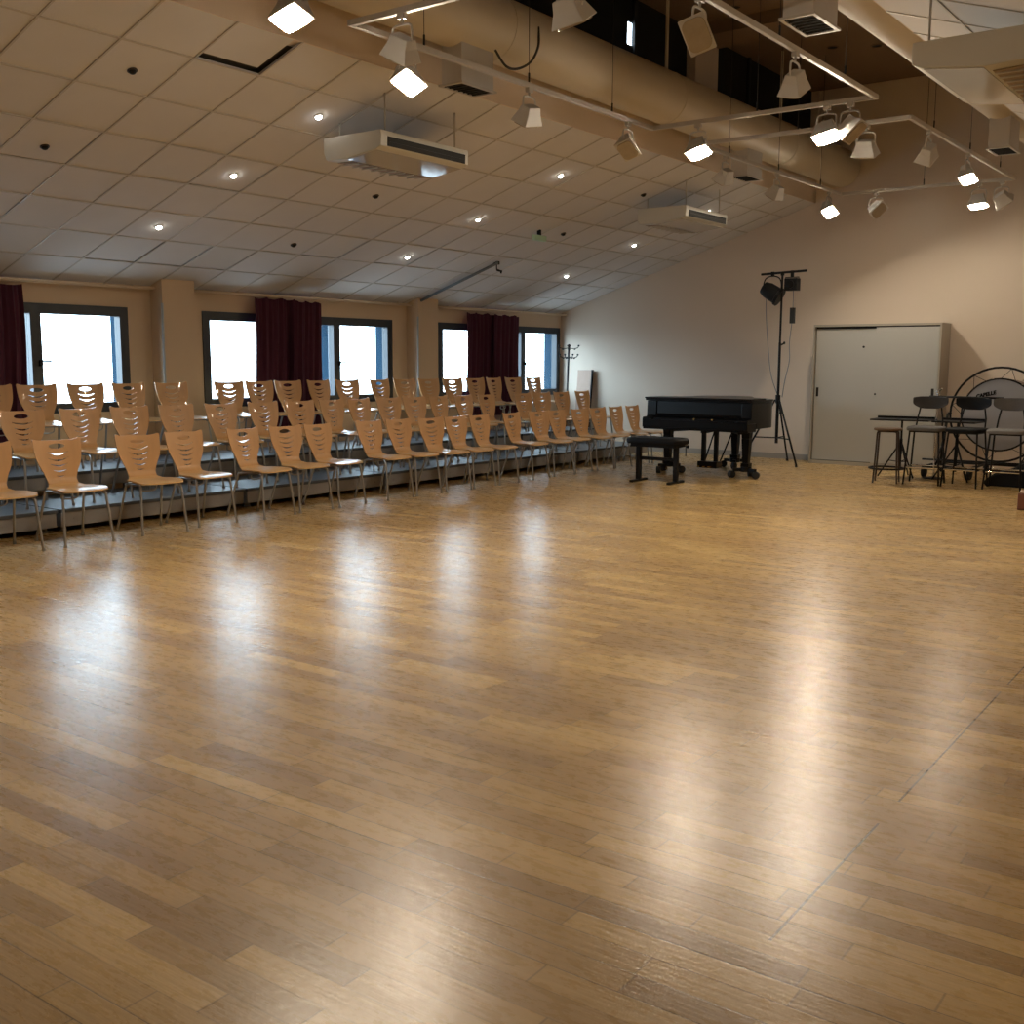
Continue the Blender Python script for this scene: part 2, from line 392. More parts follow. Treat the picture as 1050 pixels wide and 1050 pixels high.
# clerestory walls
cl = MB(); ZC = 4.42
cl.box(XC1 - .16, XC1, YN, YF, ZE - .0, ZC)
posts = [(YN, 3.4), (3.4, 3.98), (7.71, 8.29), (12.02, 12.60), (15.88, YF)]
for a, b in posts: cl.box(XC1 - .16, XC1, a, b, ZC, ZT)
structure(cl.build('wall_upper_left', M['farwall'], weld=False))
structure(MB().box(XC2, XC2 + .16, YN, YF, ZE, ZT).build('wall_upper_right', M['farwall']))
for i, (a, b) in enumerate([(3.98, 7.71), (8.29, 12.02), (12.60, 15.88)]):
    t = bpy.data.objects.new('window_%d' % (i + 4), None); COL.objects.link(t); t.location = (XC1 - .15, (a + b) / 2, ZC); structure(t)
    bl = MB(); x0, x1 = XC1 - .15, XC1 - .12
    if i == 1:      # a chink in the blackout lets daylight through
        ga, gb, za, zb = 10.66, 10.83, 4.88, 5.12
        bl.box(x0, x1, a, ga, ZC, ZT); bl.box(x0, x1, gb, b, ZC, ZT); bl.box(x0, x1, ga, gb, ZC, za); bl.box(x0, x1, ga, gb, zb, ZT)
    else: bl.box(x0, x1, a, b, ZC, ZT)
    o = bl.build('blackout_panel', M['blind'], t, t.location, weld=False)
    fr = MB(); 
    for k in range(1, 3): y = a + (b - a) * k / 3; fr.box(XC1 - .12, XC1 - .08, y - .03, y + .03, ZC, ZT)
    fr.box(XC1 - .12, XC1 - .08, a, b, ZC, ZC + .05)
    wpart(fr, 'window_frame', M['dark'], t)
structure(MB().box(XC1 - .02, XC2 + .02, 12.02, 12.60, 5.235, ZT + .01).build('trim_4', M['topceil'], origin=(-4.4, 12.3, 5.235)))
structure(MB().box(XC1 - .02, XC2 + .02, 7.71, 8.29, 5.235, ZT + .01).build('trim_5', M['topceil'], origin=(-4.4, 8.0, 5.235)))

# ------------------------------------------------------------------ curtains and rails
def curtain(y0, y1, z0, z1, x, phase, waves, name_label, flare=0):
    n = int((y1 - y0) * 60) + 8; m = 14
    def fn(i, j, th):
        uu = i / (n - 1); vv = j / (m - 1)
        y = y0 + (y1 - y0) * uu + flare * (uu - .5) * (1 - vv) * .6
        a = .030 * (.55 + .45 * vv)
        ph = uu * waves * 2 * math.pi + phase
        return (x + a * math.sin(ph) + .010 * math.sin(2.7 * ph + vv * 2) + th, y + .012 * math.sin(vv * 5 + phase), z0 + (z1 - z0) * (1 - vv) - (.025 * abs(math.sin(uu * 9 + phase)) if j == 0 else 0))
    o = MB().grid(n, m, fn, .006).build('curtain', M['curtain'], origin=(x, (y0 + y1) / 2, z0))
    return tag(o, name_label, 'curtain', 'maroon curtains on the window wall')
curtain(5.05, 6.02, .62, 2.23, XL + .13, 0, 6, 'maroon curtain cut by the left edge of the picture')
curtain(9.00, 9.685, .62, 2.245, XL + .13, .6, 4.6, 'left one of the two maroon curtains hanging at the middle window')
curtain(9.56, 10.03, .62, 2.225, XL + .205, 1.9, 3, 'right one of the two maroon curtains hanging at the middle window')
curtain(13.14, 13.885, .62, 2.215, XL + .13, .2, 4.6, 'left one of the two maroon curtains at the window nearest the far wall')
curtain(13.72, 14.40, .62, 2.205, XL + .205, 2.4, 3.6, 'right one of the two maroon curtains at the window nearest the far wall')
for (y0, y1, lb) in [(3.78, 7.6, 'pale curtain rail above the leftmost window'), (8.08, 11.9, 'pale curtain rail above the middle window'), (12.4, 15.88, 'pale curtain rail above the window nearest the far wall')]:
    t = thing('curtain_rail', lb, 'curtain rail', (XL + .13, (y0 + y1) / 2, 2.245), 0, 'curtain rails')
    wpart(MB().tube([(XL + .13, y0, 2.262), (XL + .13, y1, 2.262)], .016, 8), 'rail', M['wall'], t)
    for k in range(4):
        y = y0 + .3 + (y1 - y0 - .6) * k / 3
        wpart(MB().box(XL, XL + .13, y - .012, y + .012, 2.265, 2.29), 'bracket', M['chrome'], t)

# ------------------------------------------------------------------ platforms
def platform(x0, x1, y0, y1, h, label):
    t = thing('stage_platform', label, 'stage platform', ((x0 + x1) / 2, (y0 + y1) / 2, 0), 0, 'platforms under the back rows')
    g = .012
    wpart(MB().box(x0, x1, y0 + g, y1 - g, h - .03, h), 'deck', M['deck'], t, .004)
    r = MB(); xb = x1 - .012
    r.box(xb - .03, xb, y0 + g + .01, y1 - g - .01, h - .15, h - .031); r.box(x0 + .01, x0 + .04, y0 + g + .01, y1 - g - .01, h - .15, h - .031)
    r.box(x0 + .04, xb - .03, y0 + g + .01, y0 + g + .04, h - .15, h - .031); r.box(x0 + .04, xb - .03, y1 - g - .04, y1 - g - .01, h - .15, h - .031)
    for k in range(6):
        y = y0 + .15 + (y1 - y0 - .3) * k / 5
        r.tube([(xb - .002, y, h - .09), (xb + .004, y, h - .09)], .012, 8)
    wpart(r, 'side_rail', M['riser'], t)
    for xx in (x0 + .08, x1 - .10):
        for yy in (y0 + .09, y1 - .09):
            wpart(MB().tube([(xx, yy, .012), (xx, yy, h - .031)], .025, 8).tube([(xx, yy, 0), (xx, yy, .015)], .035, 8), 'leg', M['riser'], t)
    return t
YS = [3.06, 5.06, 7.07, 9.08, 11.09, 13.10, 15.11]
ordn = ['first', 'second', 'third', 'fourth', 'fifth', 'sixth', 'seventh', 'eighth', 'ninth', 'tenth', 'eleventh', 'twelfth', 'thirteenth', 'fourteenth', 'fifteenth', 'sixteenth', 'seventeenth', 'eighteenth', 'nineteenth', 'twentieth']
for i in range(6):
    platform(-9.565, -8.57, YS[i], YS[i + 1], .2, 'low grey platform, %s from the left, directly behind the front chair row' % ordn[i])
    platform(-10.565, -9.57, YS[i], YS[i + 1], .4, 'high grey platform, %s from the left, along the window wall' % ordn[i])

# ------------------------------------------------------------------ chairs
def plate(outline, holes, th, fn, step=.02):
    pts = []; edges = []
    def loop(poly):
        b = len(pts); n = len(poly)
        pts.extend(Vector(p) for p in poly); edges.extend((b + i, b + (i + 1) % n) for i in range(n))
    loop(outline); [loop(h) for h in holes]
    def inside(p, poly):
        c = False; n = len(poly); x, y = p
        for i in range(n):
            x1, y1 = poly[i]; x2, y2 = poly[(i + 1) % n]
            if (y1 > y) != (y2 > y) and x < (x2 - x1) * (y - y1) / (y2 - y1) + x1: c = not c
        return c
    xs = [p[0] for p in outline]; yy = [p[1] for p in outline]
    y = min(yy) + step / 2
    while y < max(yy):
        x = min(xs) + step / 2
        while x < max(xs):
            if inside((x, y), outline) and not any(inside((x, y), h) for h in holes): pts.append(Vector((x, y)))
            x += step
        y += step
    v, e, f, *_ = delaunay_2d_cdt(pts, edges, [], 0, 1e-5)
    F = []
    for t in f:
        c = sum((v[i] for i in t), Vector((0, 0))) / len(t)
        if inside(c, outline) and not any(inside(c, h) for h in holes): F.append(t)
    cnt = {}
    for t in F:
        for i in range(len(t)):
            a, b = t[i], t[(i + 1) % len(t)]; cnt[(a, b)] = 1
    nv = len(v); mb = MB()
    vs = [fn(p.x, p.y, 0) for p in v] + [fn(p.x, p.y, th) for p in v]
    fs = [tuple(t) for t in F] + [tuple(nv + i for i in reversed(t)) for t in F]
    fs += [(b, a, nv + a, nv + b) for (a, b) in cnt if (b, a) not in cnt]
    used = sorted({i for q in fs for i in q}); ix = {o: k for k, o in enumerate(used)}
    mb.add([vs[i] for i in used], [tuple(ix[i] for i in q) for q in fs], True)
    return mb
def smooth_poly(keys, n):
    """Catmull-Rom through keys"""
    out = []
    for i in range(len(keys) - 1):
        p0 = keys[max(i - 1, 0)]; p1 = keys[i]; p2 = keys[i + 1]; p3 = keys[min(i + 2, len(keys) - 1)]
        for k in range(n):
            t = k / n
            out.append(tuple(.5 * (2 * b + (c - a) * t + (2 * a - 5 * b + 4 * c - d) * t * t + (3 * b - a - 3 * c + d) * t ** 3) for a, b, c, d in zip(p0, p1, p2, p3)))
    out.append(tuple(keys[-1])); return out

# back outline: v along the back from the bend (0) to the crown (.40), half width
half = smooth_poly([(.126, 0), (.126, .05), (.145, .11), (.172, .17), (.190, .23), (.199, .30), (.203, .385)], 4)
crown = smooth_poly([(.203, .385), (.192, .396), (.170, .391), (.140, .383), (.07, .381), (0, .380)], 3)
right = half + crown[1:]
outline = right + [(-x, y) for x, y in reversed(right[:-1])]
def ell(cx, cy, a, b, n=16): return [(cx + a * math.cos(2 * math.pi * k / n), cy + b * math.sin(2 * math.pi * k / n)) for k in range(n)]
def smile(cy, wd, dep, th, n=8):
    top = [(-wd / 2 + wd * k / n, cy - dep * (1 - (2 * k / n - 1) ** 2)) for k in range(n + 1)]
    bot = [(x, y - th * math.sin(math.pi * max(.12, min(.88, k / n)))) for k, (x, y) in enumerate(top)]
    return top + bot[::-1]
holes = [ell(0, .330, .068, .022), smile(.283, .185, .018, .015), smile(.231, .17, .018, .014), smile(.180, .145, .014, .012), smile(.129, .115, .010, .011), smile(.080, .075, .004, .010)]
def back_map(x, v, t):
    # leaning back, slightly dished, curved into the seat at the bottom
    vz = v; bx = -.172 - .20 * v - .03 * v * v
    bx += .9 * max(0, .05 - v) ** 1.0 * .6
    return (bx + .45 * x * x + t, x, .452 + .948 * vz)
back_mb = plate(outline, holes, .010, back_map)
sh = smooth_poly([(.128, -.142), (.150, -.10), (.192, -.05), (.205, .02), (.207, .12), (.200, .19), (.175, .228), (.10, .243), (0, .246)], 4)
seat_out = [(y, x) for x, y in sh] + [(y, -x) for x, y in reversed(sh[:-1])]
def seat_map(x, y, t):
    z = .442 + .010 * math.cos((x - .05) * 5) - .10 * max(0, x - .14) ** 1.4 * 3 + .35 * max(0, -.09 - x) * .9
    return (x, y, z - .35 * max(0, .1 - abs(x + .02)) * max(0, .16 - abs(y)) - t)
seat_mb = plate(seat_out, [], .010, seat_map)
def make_chair():
    t = thing('stacking_chair', 'x', 'chair', (0, 0, 0), 0)
    part(seat_mb, 'seat', M['beech_seat'], t); part(back_mb, 'backrest', M['beech'], t)
    for sy in (-1, 1):
        fl = MB().tube(smooth_poly([(.10, sy * .150, .418), (.150, sy * .166, .419), (.178, sy * .176, .405), (.190, sy * .184, .36), (.235, sy * .205, .004)], 4), .0105, 8)
        fl.tube([(.2345, sy * .205, 0), (.2335, sy * .2045, .02)], .014, 8); part(fl, 'leg', M['steel'], t)
        rl = MB().tube(smooth_poly([(.10, sy * .150, .418), (-.06, sy * .150, .418), (-.115, sy * .158, .408), (-.140, sy * .166, .37), (-.255, sy * .20, .004)], 4), .0105, 8)
        rl.tube([(-.2545, sy * .2, 0), (-.249, sy * .1985, .02)], .014, 8); part(rl, 'leg', M['steel'], t)
    fr = MB().tube([(.12, -.157, .418), (.12, .157, .418)], .009, 8); fr.tube([(-.05, -.15, .418), (-.05, .15, .418)], .009, 8)
    fr.tube(smooth_poly([(-.05, -.07, .418), (-.055, -.07, .36), (-.055, -.03, .345), (-.055, .03, .345), (-.055, .07, .36), (-.05, .07, .418)], 3), .006, 6)
    part(fr, 'seat_frame', M['steel'], t)
    return t
proto = make_chair(); first = True
ROWS = [(-8.09, 0.0, [4.30, 4.89, 5.62, 6.18, 6.84, 7.36, 7.84, 8.58, 9.05, 9.53, 10.0, 10.46, 11.18, 11.72, 12.20, 12.72, 13.22, 13.72, 14.22], 'in front row on the floor', 'front row chairs'),
        (-9.02, .201, [5.12, 5.70, 6.21, 6.77, 7.30, 7.89, 8.40, 8.94, 9.38, 9.87, 10.32, 10.83, 11.30, 11.82, 12.62, 13.08, 13.62, 14.20], 'in middle row on low platforms', 'middle row chairs'),
        (-10.06, .401, [5.42, 5.87, 6.43, 6.96, 7.45, 8.26, 8.72, 9.18, 9.72, 10.18, 10.80, 11.29, 11.81, 12.33, 12.88, 13.34, 13.80, 14.38], 'in back row on high platforms', 'back row chairs')]
for x, z, yl, where, grp in ROWS:
    for i, y in enumerate(yl):
        lb = 'slotted beech chair, %s from left %s' % (ordn[i], where)
        dx, a = random.uniform(-.03, .03), R(random.uniform(-6, 6))
        if x == -8.09 and i == 2: a = R(-9)
        if first:
            proto.location = (x + dx, y, z); proto.rotation_euler = (0, 0, a); proto['label'] = lb; proto['group'] = grp; first = False
        else: dup(proto, (x + dx, y, z), a, lb, grp)

# ------------------------------------------------------------------ grand piano (local: x right, y to the tail, keyboard at y=0)
PX, PY = -7.23, 12.58
t = thing('grand_piano', 'black closed grand piano standing on wheeled dollies before the far wall', 'piano', (PX, PY, 0))
W = 1.49
def gp(inset=0, y0=.12, ext=0):
    o = inset
    k = [(W - o, .62), (W - .02 - o, .78), (W - .10 - o, .95), (W - .30 - o, 1.15), (W - .50 - o, 1.32), (W - .62 - o, 1.50), (W - .70 - o, 1.68), (W - .82 - o, 1.80 - o), (W - 1.02, 1.86 - o), (W - 1.25, 1.84 - o), (W - 1.42 + o * .3, 1.74 - o), (o, 1.58 - o)]
    return [(o, y0), (W - o, y0)] + smooth_poly(k, 4)
part(MB().prism(gp(0, .27), .63, .965, smooth=True), 'case', M['black'], t, .006)
part(MB().prism(gp(-.012, .10), .968, .992, smooth=True), 'lid', M['black'], t, .004)
lf = MB().prism([(-.012, .075), (W + .012, .075), (W + .012, .52), (-.012, .52)], .993, 1.012)
part(lf, 'front_lid', M['black'], t, .005)
kb = MB().box(.0, W, .02, .27, .595, .70); kb.box(0, W, 0, .03, .62, .72)
part(kb, 'key_bed', M['black'], t, .006)
for x0 in (0, W - .14):
    prof = [(.0, .70), (.0, .735), (.015, .75), (.105, .755), (.12, .77), (.125, .90), (.13, .965), (.29, .965), (.29, .70)]
    c = MB(); n = len(prof)
    c.add([(x0, y, z) for y, z in prof] + [(x0 + .14, y, z) for y, z in prof], [tuple(range(n)), tuple(range(n, 2 * n))] + [(i, (i + 1) % n, n + (i + 1) % n, n + i) for i in range(n)])
    part(c, 'cheek', M['black'], t, .006)
prof = [(.03, .70), (.03, .74), (.05, .757), (.11, .765), (.135, .80), (.145, .965), (.27, .965), (.27, .70)]
c = MB(); n = len(prof)
c.add([(.14, y, z) for y, z in prof] + [(W - .14, y, z) for y, z in prof], [tuple(range(n)), tuple(range(n, 2 * n))] + [(i, (i + 1) % n, n + (i + 1) % n, n + i) for i in range(n)])
fb = part(c, 'fallboard', M['black'], t, .006)
part(MB().tube([(W / 2, .028, .742), (W / 2, .02, .742)], .012, 10).box(W / 2 + .24, W / 2 + .27, .02, .03, .733, .75), 'lock', M['brass'], fb)
br = MB(); 
for x0, y0, x1, y1 in [(.2, .3, .55, 1.6), (.75, .3, .45, 1.7), (1.25, .35, .6, 1.2), (.1, .8, 1.2, .8)]:
    d = Vector((x1 - x0, y1 - y0, 0)); L_ = d.length; a = math.atan2(d.y, d.x)
    br.box(0, L_, -.04, .04, .55, .64, T((x0, y0, 0)) @ Rz(a))
part(br, 'underside_beam', M['satin'], t)
def leg(x, y, rot):
    l = MB().frustum((.125, .125), (.10, .10), .66, .5, T((x, y, 0))); l.frustum((.105, .105), (.075, .075), .5, .17, T((x, y, 0))); l.frustum((.11, .11), (.11, .11), .19, .14, T((x, y, 0)))
    lo = part(l, 'leg', M['black'], t, .005)
    d = MB()
    for k in range(3):
        a = rot + k * 2 * math.pi / 3
        d.box(0, .17, -.022, .022, .085, .125, T((x, y, 0)) @ Rz(a))
    d.lathe([(.07, .08), (.07, .14)], 16, T((x, y, 0)))
    do = part(d, 'dolly', M['satin'], lo)
    wl = MB()
    for k in range(3):
        a = rot + k * 2 * math.pi / 3
        X = T((x + .185 * math.cos(a), y + .185 * math.sin(a), .047)) @ Rz(a + .6) @ Rx(math.pi / 2)
        wl.lathe([(.012, -.03), (.047, -.026), (.047, .026), (.012, .03)], 16, X)
    o = part(wl, 'caster_wheel', M['rubber'], lo)
leg(.20, .36, .3); leg(W - .16, .36, -.4); leg(.64, 1.5, .9)
ly = MB()
for x in (-.09, .09): ly.frustum((.05, .05), (.05, .05), .64, .16, T((W / 2 + x, .50, 0)))
ly.box(W / 2 - .15, W / 2 + .15, .43, .57, .60, .66); ly.box(W / 2 - .14, W / 2 + .14, .42, .58, .085, .17)
for x in (-.11, .11): ly.tube([(W / 2 + x, .58, .16), (W / 2 + x * 1.2, .92, .58)], .011, 8)
lyo = part(ly, 'pedal_lyre', M['black'], t, .005)
for k in (-1, 0, 1):
    part(MB().box(W / 2 + k * .075 - .013, W / 2 + k * .075 + .013, .33, .43, .105, .117).lathe([(.0, .105), (.02, .105), (.02, .117), (0, .117)], 12, T((W / 2 + k * .075, .33, 0))), 'pedal', M['brass'], lyo)

# piano bench
t = thing('piano_bench', 'black padded piano bench on two post legs in front of the piano', 'bench', (-6.525, 11.74, 0), R(1))
def cushion(mb, a, b, z0, z1, n=3, rr=.09):
    poly = []
    for cx, cy, a0 in ((a / 2 - rr, b / 2 - rr, 0), (-a / 2 + rr, b / 2 - rr, 90), (-a / 2 + rr, -b / 2 + rr, 180), (a / 2 - rr, -b / 2 + rr, 270)):
        for k in range(6): an = R(a0 + 18 * k); poly.append((cx + rr * math.cos(an), cy + rr * math.sin(an)))
    lv = [(.97, z0), (1, z0 + .25 * (z1 - z0)), (1, z0 + .7 * (z1 - z0)), (.95, z1 - .08 * (z1 - z0)), (.84, z1)]
    m = len(poly); vs = [(x * s, y * s, z) for s, z in lv for x, y in poly]
    fs = [(i * m + k, i * m + (k + 1) % m, (i + 1) * m + (k + 1) % m, (i + 1) * m + k) for i in range(len(lv) - 1) for k in range(m)]
    mb.add(vs, fs, True); mb.add(vs[:m], [tuple(range(m))[::-1]]); mb.add(vs[-m:], [tuple(range(m))]); return mb
part(cushion(MB(), .74, .36, .478, .555), 'seat', M['leather'], t)
part(MB().box(-.30, .30, -.14, .14, .44, .478), 'seat_frame', M['satin'], t)
for x in (-.255, .255):
    part(MB().box(x - .028, x + .028, -.028, .028, .03, .44), 'leg', M['satin'], t, .004)
    part(MB().box(x - .025, x + .025, -.19, .19, 0, .03), 'foot_bar', M['satin'], t, .005)
part(MB().box(-.255, .255, -.018, .018, .27, .31), 'stretcher', M['satin'], t)
part(MB().tube([(.37, 0, .46), (.40, 0, .46)], .008, 8).lathe([(.02, -.012), (.02, .012)], 12, T((.41, 0, .46)) @ Ry(math.pi / 2)), 'height_knob', M['satin'], t)
part(MB().tube([(.33, .1, .47), (.335, .1, .40), (.33, .11, .33)], .006, 6), 'strap', M['satin'], t)

# ------------------------------------------------------------------ lighting stand
SX, SY = -6.40, 15.05
t = thing('light_stand', 'tall black tripod lighting stand with cross bar beside the cabinet', 'light stand', (SX, SY, 0))
part(MB().tube([(0, 0, .30), (0, 0, .95)], .022, 10).tube([(0, 0, .95), (0, 0, 1.75)], .019, 10).tube([(0, 0, 1.75), (0, 0, 2.72)], .0155, 10), 'pole', M['satin'], t)
part(MB().tube([(0, 0, .88), (0, 0, 1.0)], .035, 12), 'hub', M['satin'], t)
BA = R(-14); bd = Vector((math.cos(BA), math.sin(BA), 0))
tb = [tuple(bd * s + Vector((0, 0, 2.74 + .012 * s))) for s in (-.37, .41)]
part(MB().tube(tb, .017, 10).tube([(0, 0, 2.70), (0, 0, 2.75)], .026, 10), 'cross_bar', M['satin'], t)
for a in (R(-38), R(95), R(188)):
    c, s = math.cos(a), math.sin(a); r = .60 if a < R(90) else (.56 if a < R(120) else .52)
    lg = MB().tube([(c * .04, s * .04, .93), (c * r, s * r, .012)], .014, 8); lg.tube([(c * .02, s * .02, .38), (c * r * .60, s * r * .60, .38)], .009, 8)
    lo = part(lg, 'leg', M['satin'], t); part(MB().tube([(c * (r - .005), s * (r - .005), .0), (c * (r - .02), s * (r - .02), .035)], .019, 8), 'rubber_foot', M['rubber'], lo)
part(MB().tube([(.02, 0, 1.72), (.06, 0, 1.74)], .012, 8).lathe([(.02, -.008), (.02, .008)], 10, T((.065, 0, 1.745)) @ Ry(math.pi / 2)), 'locking_knob', M['satin'], t)
part(MB().tube([(.02, 0, .93), (.055, -.03, .90), (.05, -.03, .72)], .008, 6), 'pin', M['satin'], t)
B0 = Vector((SX, SY, 0))
hp = B0 + bd * -.17 + Vector((0, 0, 2.72))
t = thing('stage_lantern', 'black round stage lantern tilted sideways on the left of the stand bar', 'stage light', tuple(hp))
yk = MB().tube(smooth_poly([(-.13, 0, -.26), (-.135, 0, -.14), (-.10, 0, -.05), (0, 0, -.02), (.10, 0, -.05), (.135, 0, -.14), (.13, 0, -.26)], 4), .009, 8); yk.box(-.02, .02, -.02, .02, -.02, .04)
part(yk, 'yoke', M['satin'], t)
Xl = T((-.01, 0, -.25)) @ aim((.8, .1, -.5))
part(MB().lathe([(.03, .16), (.09, .14), (.115, .06), (.12, -.10), (.135, -.11), (.135, -.15), (.118, -.15)], 20, Xl), 'housing', M['satin'], t)
part(MB().lathe([(.0, -.135), (.06, -.138), (.116, -.13)], 20, Xl), 'lens', M['black'], t)
hp2 = B0 + bd * .17 + Vector((0, 0, 2.72))
t = thing('stage_lantern', 'black square floodlight with a lens under the right of the stand bar', 'stage light', tuple(hp2))
part(MB().box(-.02, .02, -.015, .015, -.06, .04).tube([(-.1, 0, -.12), (-.1, 0, -.055), (.1, 0, -.055), (.1, 0, -.12)], .008, 6), 'yoke', M['satin'], t)
part(MB().box(-.095, .095, -.06, .08, -.24, -.07), 'housing', M['satin'], t, .008)
part(MB().lathe([(.055, 0), (.055, .015), (.04, .02), (0, .024)], 18, T((0, -.06, -.155)) @ Rx(math.pi / 2)), 'lens', M['black'], t)
def cord(name, label, pts, r=.0055, mat=None, cat='cable', group=None):
    o = MB().tube(smooth_poly(pts, 6), r, 6).build(name, mat or M['cable'], origin=pts[-1])
    return tag(o, label, cat, group)
c1 = B0 + bd * -.30
cord('power_cable', 'thin grey cable hanging from the tilted round lantern to the stand', [tuple(c1 + Vector((.02, .02, 2.46))), tuple(c1 + Vector((.02, .02, 2.2))), tuple(c1 + Vector((.07, .02, 1.7))), tuple(B0 + Vector((-.13, .02, 1.3))), tuple(B0 + Vector((-.03, .03, 1.02)))], mat=M['pipe'])
c2 = B0 + bd * .19
o = cord('power_cable', 'thin grey cable with inline plug hanging from the square floodlight', [tuple(c2 + Vector((0, .02, 2.5))), tuple(c2 + Vector((0, .02, 2.1))), tuple(c2 + Vector((-.03, .02, 1.75))), tuple(c2 + Vector((-.02, .02, 1.5))), tuple(c2 + Vector((-.08, .02, 1.2))), tuple(B0 + Vector((.05, .03, .97)))], mat=M['pipe'])
wpart(MB().box(c2.x - .03, c2.x + .03, c2.y - .01, c2.y + .05, 2.02, 2.24), 'inline_plug', M['rubber'], o)

# ------------------------------------------------------------------ cabinet
CX0, CX1, CY0 = -6.06, -4.262, 15.45
t = thing('sliding_door_cabinet', 'wide grey cabinet with two sliding doors against the far wall', 'cabinet', ((CX0 + CX1) / 2, CY0 + .2, 0))
b = MB(); cw = .024; zt = 2.01
b.box(CX0, CX0 + cw, CY0, YF - .02, 0, zt); b.box(CX1 - cw, CX1, CY0, YF - .02, 0, zt); b.box(CX0 + cw, CX1 - cw, CY0, YF - .02, zt - .03, zt); b.box(CX0 + cw, CX1 - cw, CY0 + .01, YF - .02, 0, .05); b.box(CX0 + cw, CX1 - cw, YF - .05, YF - .02, .05, zt - .03)
wpart(b, 'carcass', M['cabside'], t)
xm = -5.155
wpart(MB().box(CX0 + cw, CX1 - cw, CY0 + .058, CY0 + .07, .05, zt - .03), 'gap_shade_sheet', M['dark'], t)  # dark sheet standing in for the shade in the gaps around the doors
d1 = wpart(MB().box(CX0 + .037, xm + .03, CY0 + .036, CY0 + .054, .06, zt - .062), 'sliding_door', M['cab'], t, .002)
d2 = wpart(MB().box(xm, CX1 - cw - .006, CY0 + .010, CY0 + .028, .055, zt - .047), 'sliding_door', M['cab'], t, .002)
wpart(MB().box(CX0 + .06, CX0 + .095, CY0 + .032, CY0 + .037, .98, 1.11), 'recessed_handle', M['dark'], d1)
wpart(MB().lathe([(.016, 0), (.016, .012), (0, .014)], 12, T((-5.33, CY0 + .037, 1.69)) @ Rx(math.pi / 2)), 'hole_plug', M['dark'], d1)
wpart(MB().lathe([(.013, 0), (.013, .008), (0, .010)], 12, T((-5.13, CY0 + .010, 1.03)) @ Rx(math.pi / 2)), 'lock', M['dark'], d2)
wpart(MB().box(CX1 - .10, CX1 - .065, CY0 + .005, CY0 + .0105, 1.0, 1.12), 'recessed_handle', M['dark'], d2)

# ------------------------------------------------------------------ corner by the far window : coat rack and board
t = thing('coat_stand', 'black coat stand with hooks in the corner by the last window', 'coat stand', (-10.36, 15.42, 0))
part(MB().tube([(0, 0, .02), (.06, 0, 1.76)], .018, 10), 'pole', M['rubber'], t)
part(MB().lathe([(.17, 0), (.17, .02), (.03, .04), (.03, .06)], 20), 'base', M['rubber'], t)
for z in (1.70, 1.55):
    for k in range(4):
        a = .5 + k * math.pi / 2 + (.5 if z < 1.6 else 0); c, s = math.cos(a), math.sin(a)
        part(MB().tube([(.058, 0, z), (.058 + c * .09, s * .09, z - .02), (.058 + c * .15, s * .15, z), (.058 + c * .165, s * .165, z + .03)], .008, 6).lathe([(0, -.016), (.017, -.01), (.017, .01), (0, .016)], 10, T((.058 + c * .165, s * .165, z + .035))).lathe([(0, -.016), (.017, -.01), (.017, .01), (0, .016)], 10, T((.058 + c * .10, s * .10, z - .022))), 'hook', M['rubber'], t)
t = thing('leaning_board', 'narrow pinkish wooden board leaning on the far wall beside the coat stand', 'board', (-10.24, 15.7, 0))
bx = T((0, 0, 0)) @ Rx(R(-6))
part(MB().box(-.15, .13, 0, .025, .0, 1.335, bx), 'panel', M['panel'], t)
part(MB().box(.131, .150, -.01, .03, .0, 1.34, bx), 'edge_strip', M['satin'], t)

# ------------------------------------------------------------------ percussion corner
def ring(mb, r, y, z, x, rt, n=48, m=8):
    pts = [(x + r * math.cos(2 * math.pi * k / n), y, z + r * math.sin(2 * math.pi * k / n)) for k in range(n)]
    return mb.tube(pts, rt, m, True)
DX, DY, DZ = -3.345, 14.88, .815
t = thing('bass_drum', 'big concert bass drum hung in a round black hoop behind the stools', 'bass drum', (DX, DY, 0))
part(ring(MB(), .60, .02, DZ, 0, .014), 'suspension_hoop', M['satin'], t)
part(MB().lathe([(.45, 0), (.45, .42)], 48, T((0, 0, DZ)) @ Rx(-math.pi / 2)), 'shell', M['drumshell'], t)
part(MB().lathe([(0, -.006), (.452, -.004), (.452, .004)], 48, T((0, 0, DZ)) @ Rx(-math.pi / 2)), 'drum_head', M['drumhead'], t)
part(ring(MB(), .457, 0, DZ, 0, .012), 'rim', M['satin'], t)
for k in range(16):
    a = 2 * math.pi * k / 16; a2 = a + 2 * math.pi / 32 * (1 if k % 2 else -1)
    part(MB().tube([(.46 * math.cos(a), .0, DZ + .46 * math.sin(a)), (.595 * math.cos(a2), .02, DZ + .595 * math.sin(a2))], .004, 6), 'tension_cord', M['cable'], t)
    if k % 2 == 0: part(MB().tube([(.462 * math.cos(a + .2), -.01, DZ + .462 * math.sin(a + .2)), (.462 * math.cos(a + .2), .08, DZ + .462 * math.sin(a + .2))], .010, 8), 'tension_lug', M['chrome'], t)
st = MB()
for x in (-.78, -.22, .27, .78): st.tube([(x, -.35, .14), (x, .45, .14)], .016, 8)
st.tube([(-.82, -.35, .14), (.82, -.35, .14)], .018, 8); st.tube([(-.82, .45, .14), (.82, .45, .14)], .018, 8); st.tube([(-.82, -.35, .23), (.82, -.35, .23)], .012, 8)
for sx in (-1, 1): st.tube([(sx * .70, .05, .14), (sx * .63, .02, DZ)], .018, 8); st.tube([(sx * .63, .02, DZ), (sx * .585, .02, DZ)], .016, 8); st.tube([(sx * .66, -.32, .14), (sx * .65, .02, .55)], .012, 8)
part(st, 'wheeled_frame', M['satin'], t)
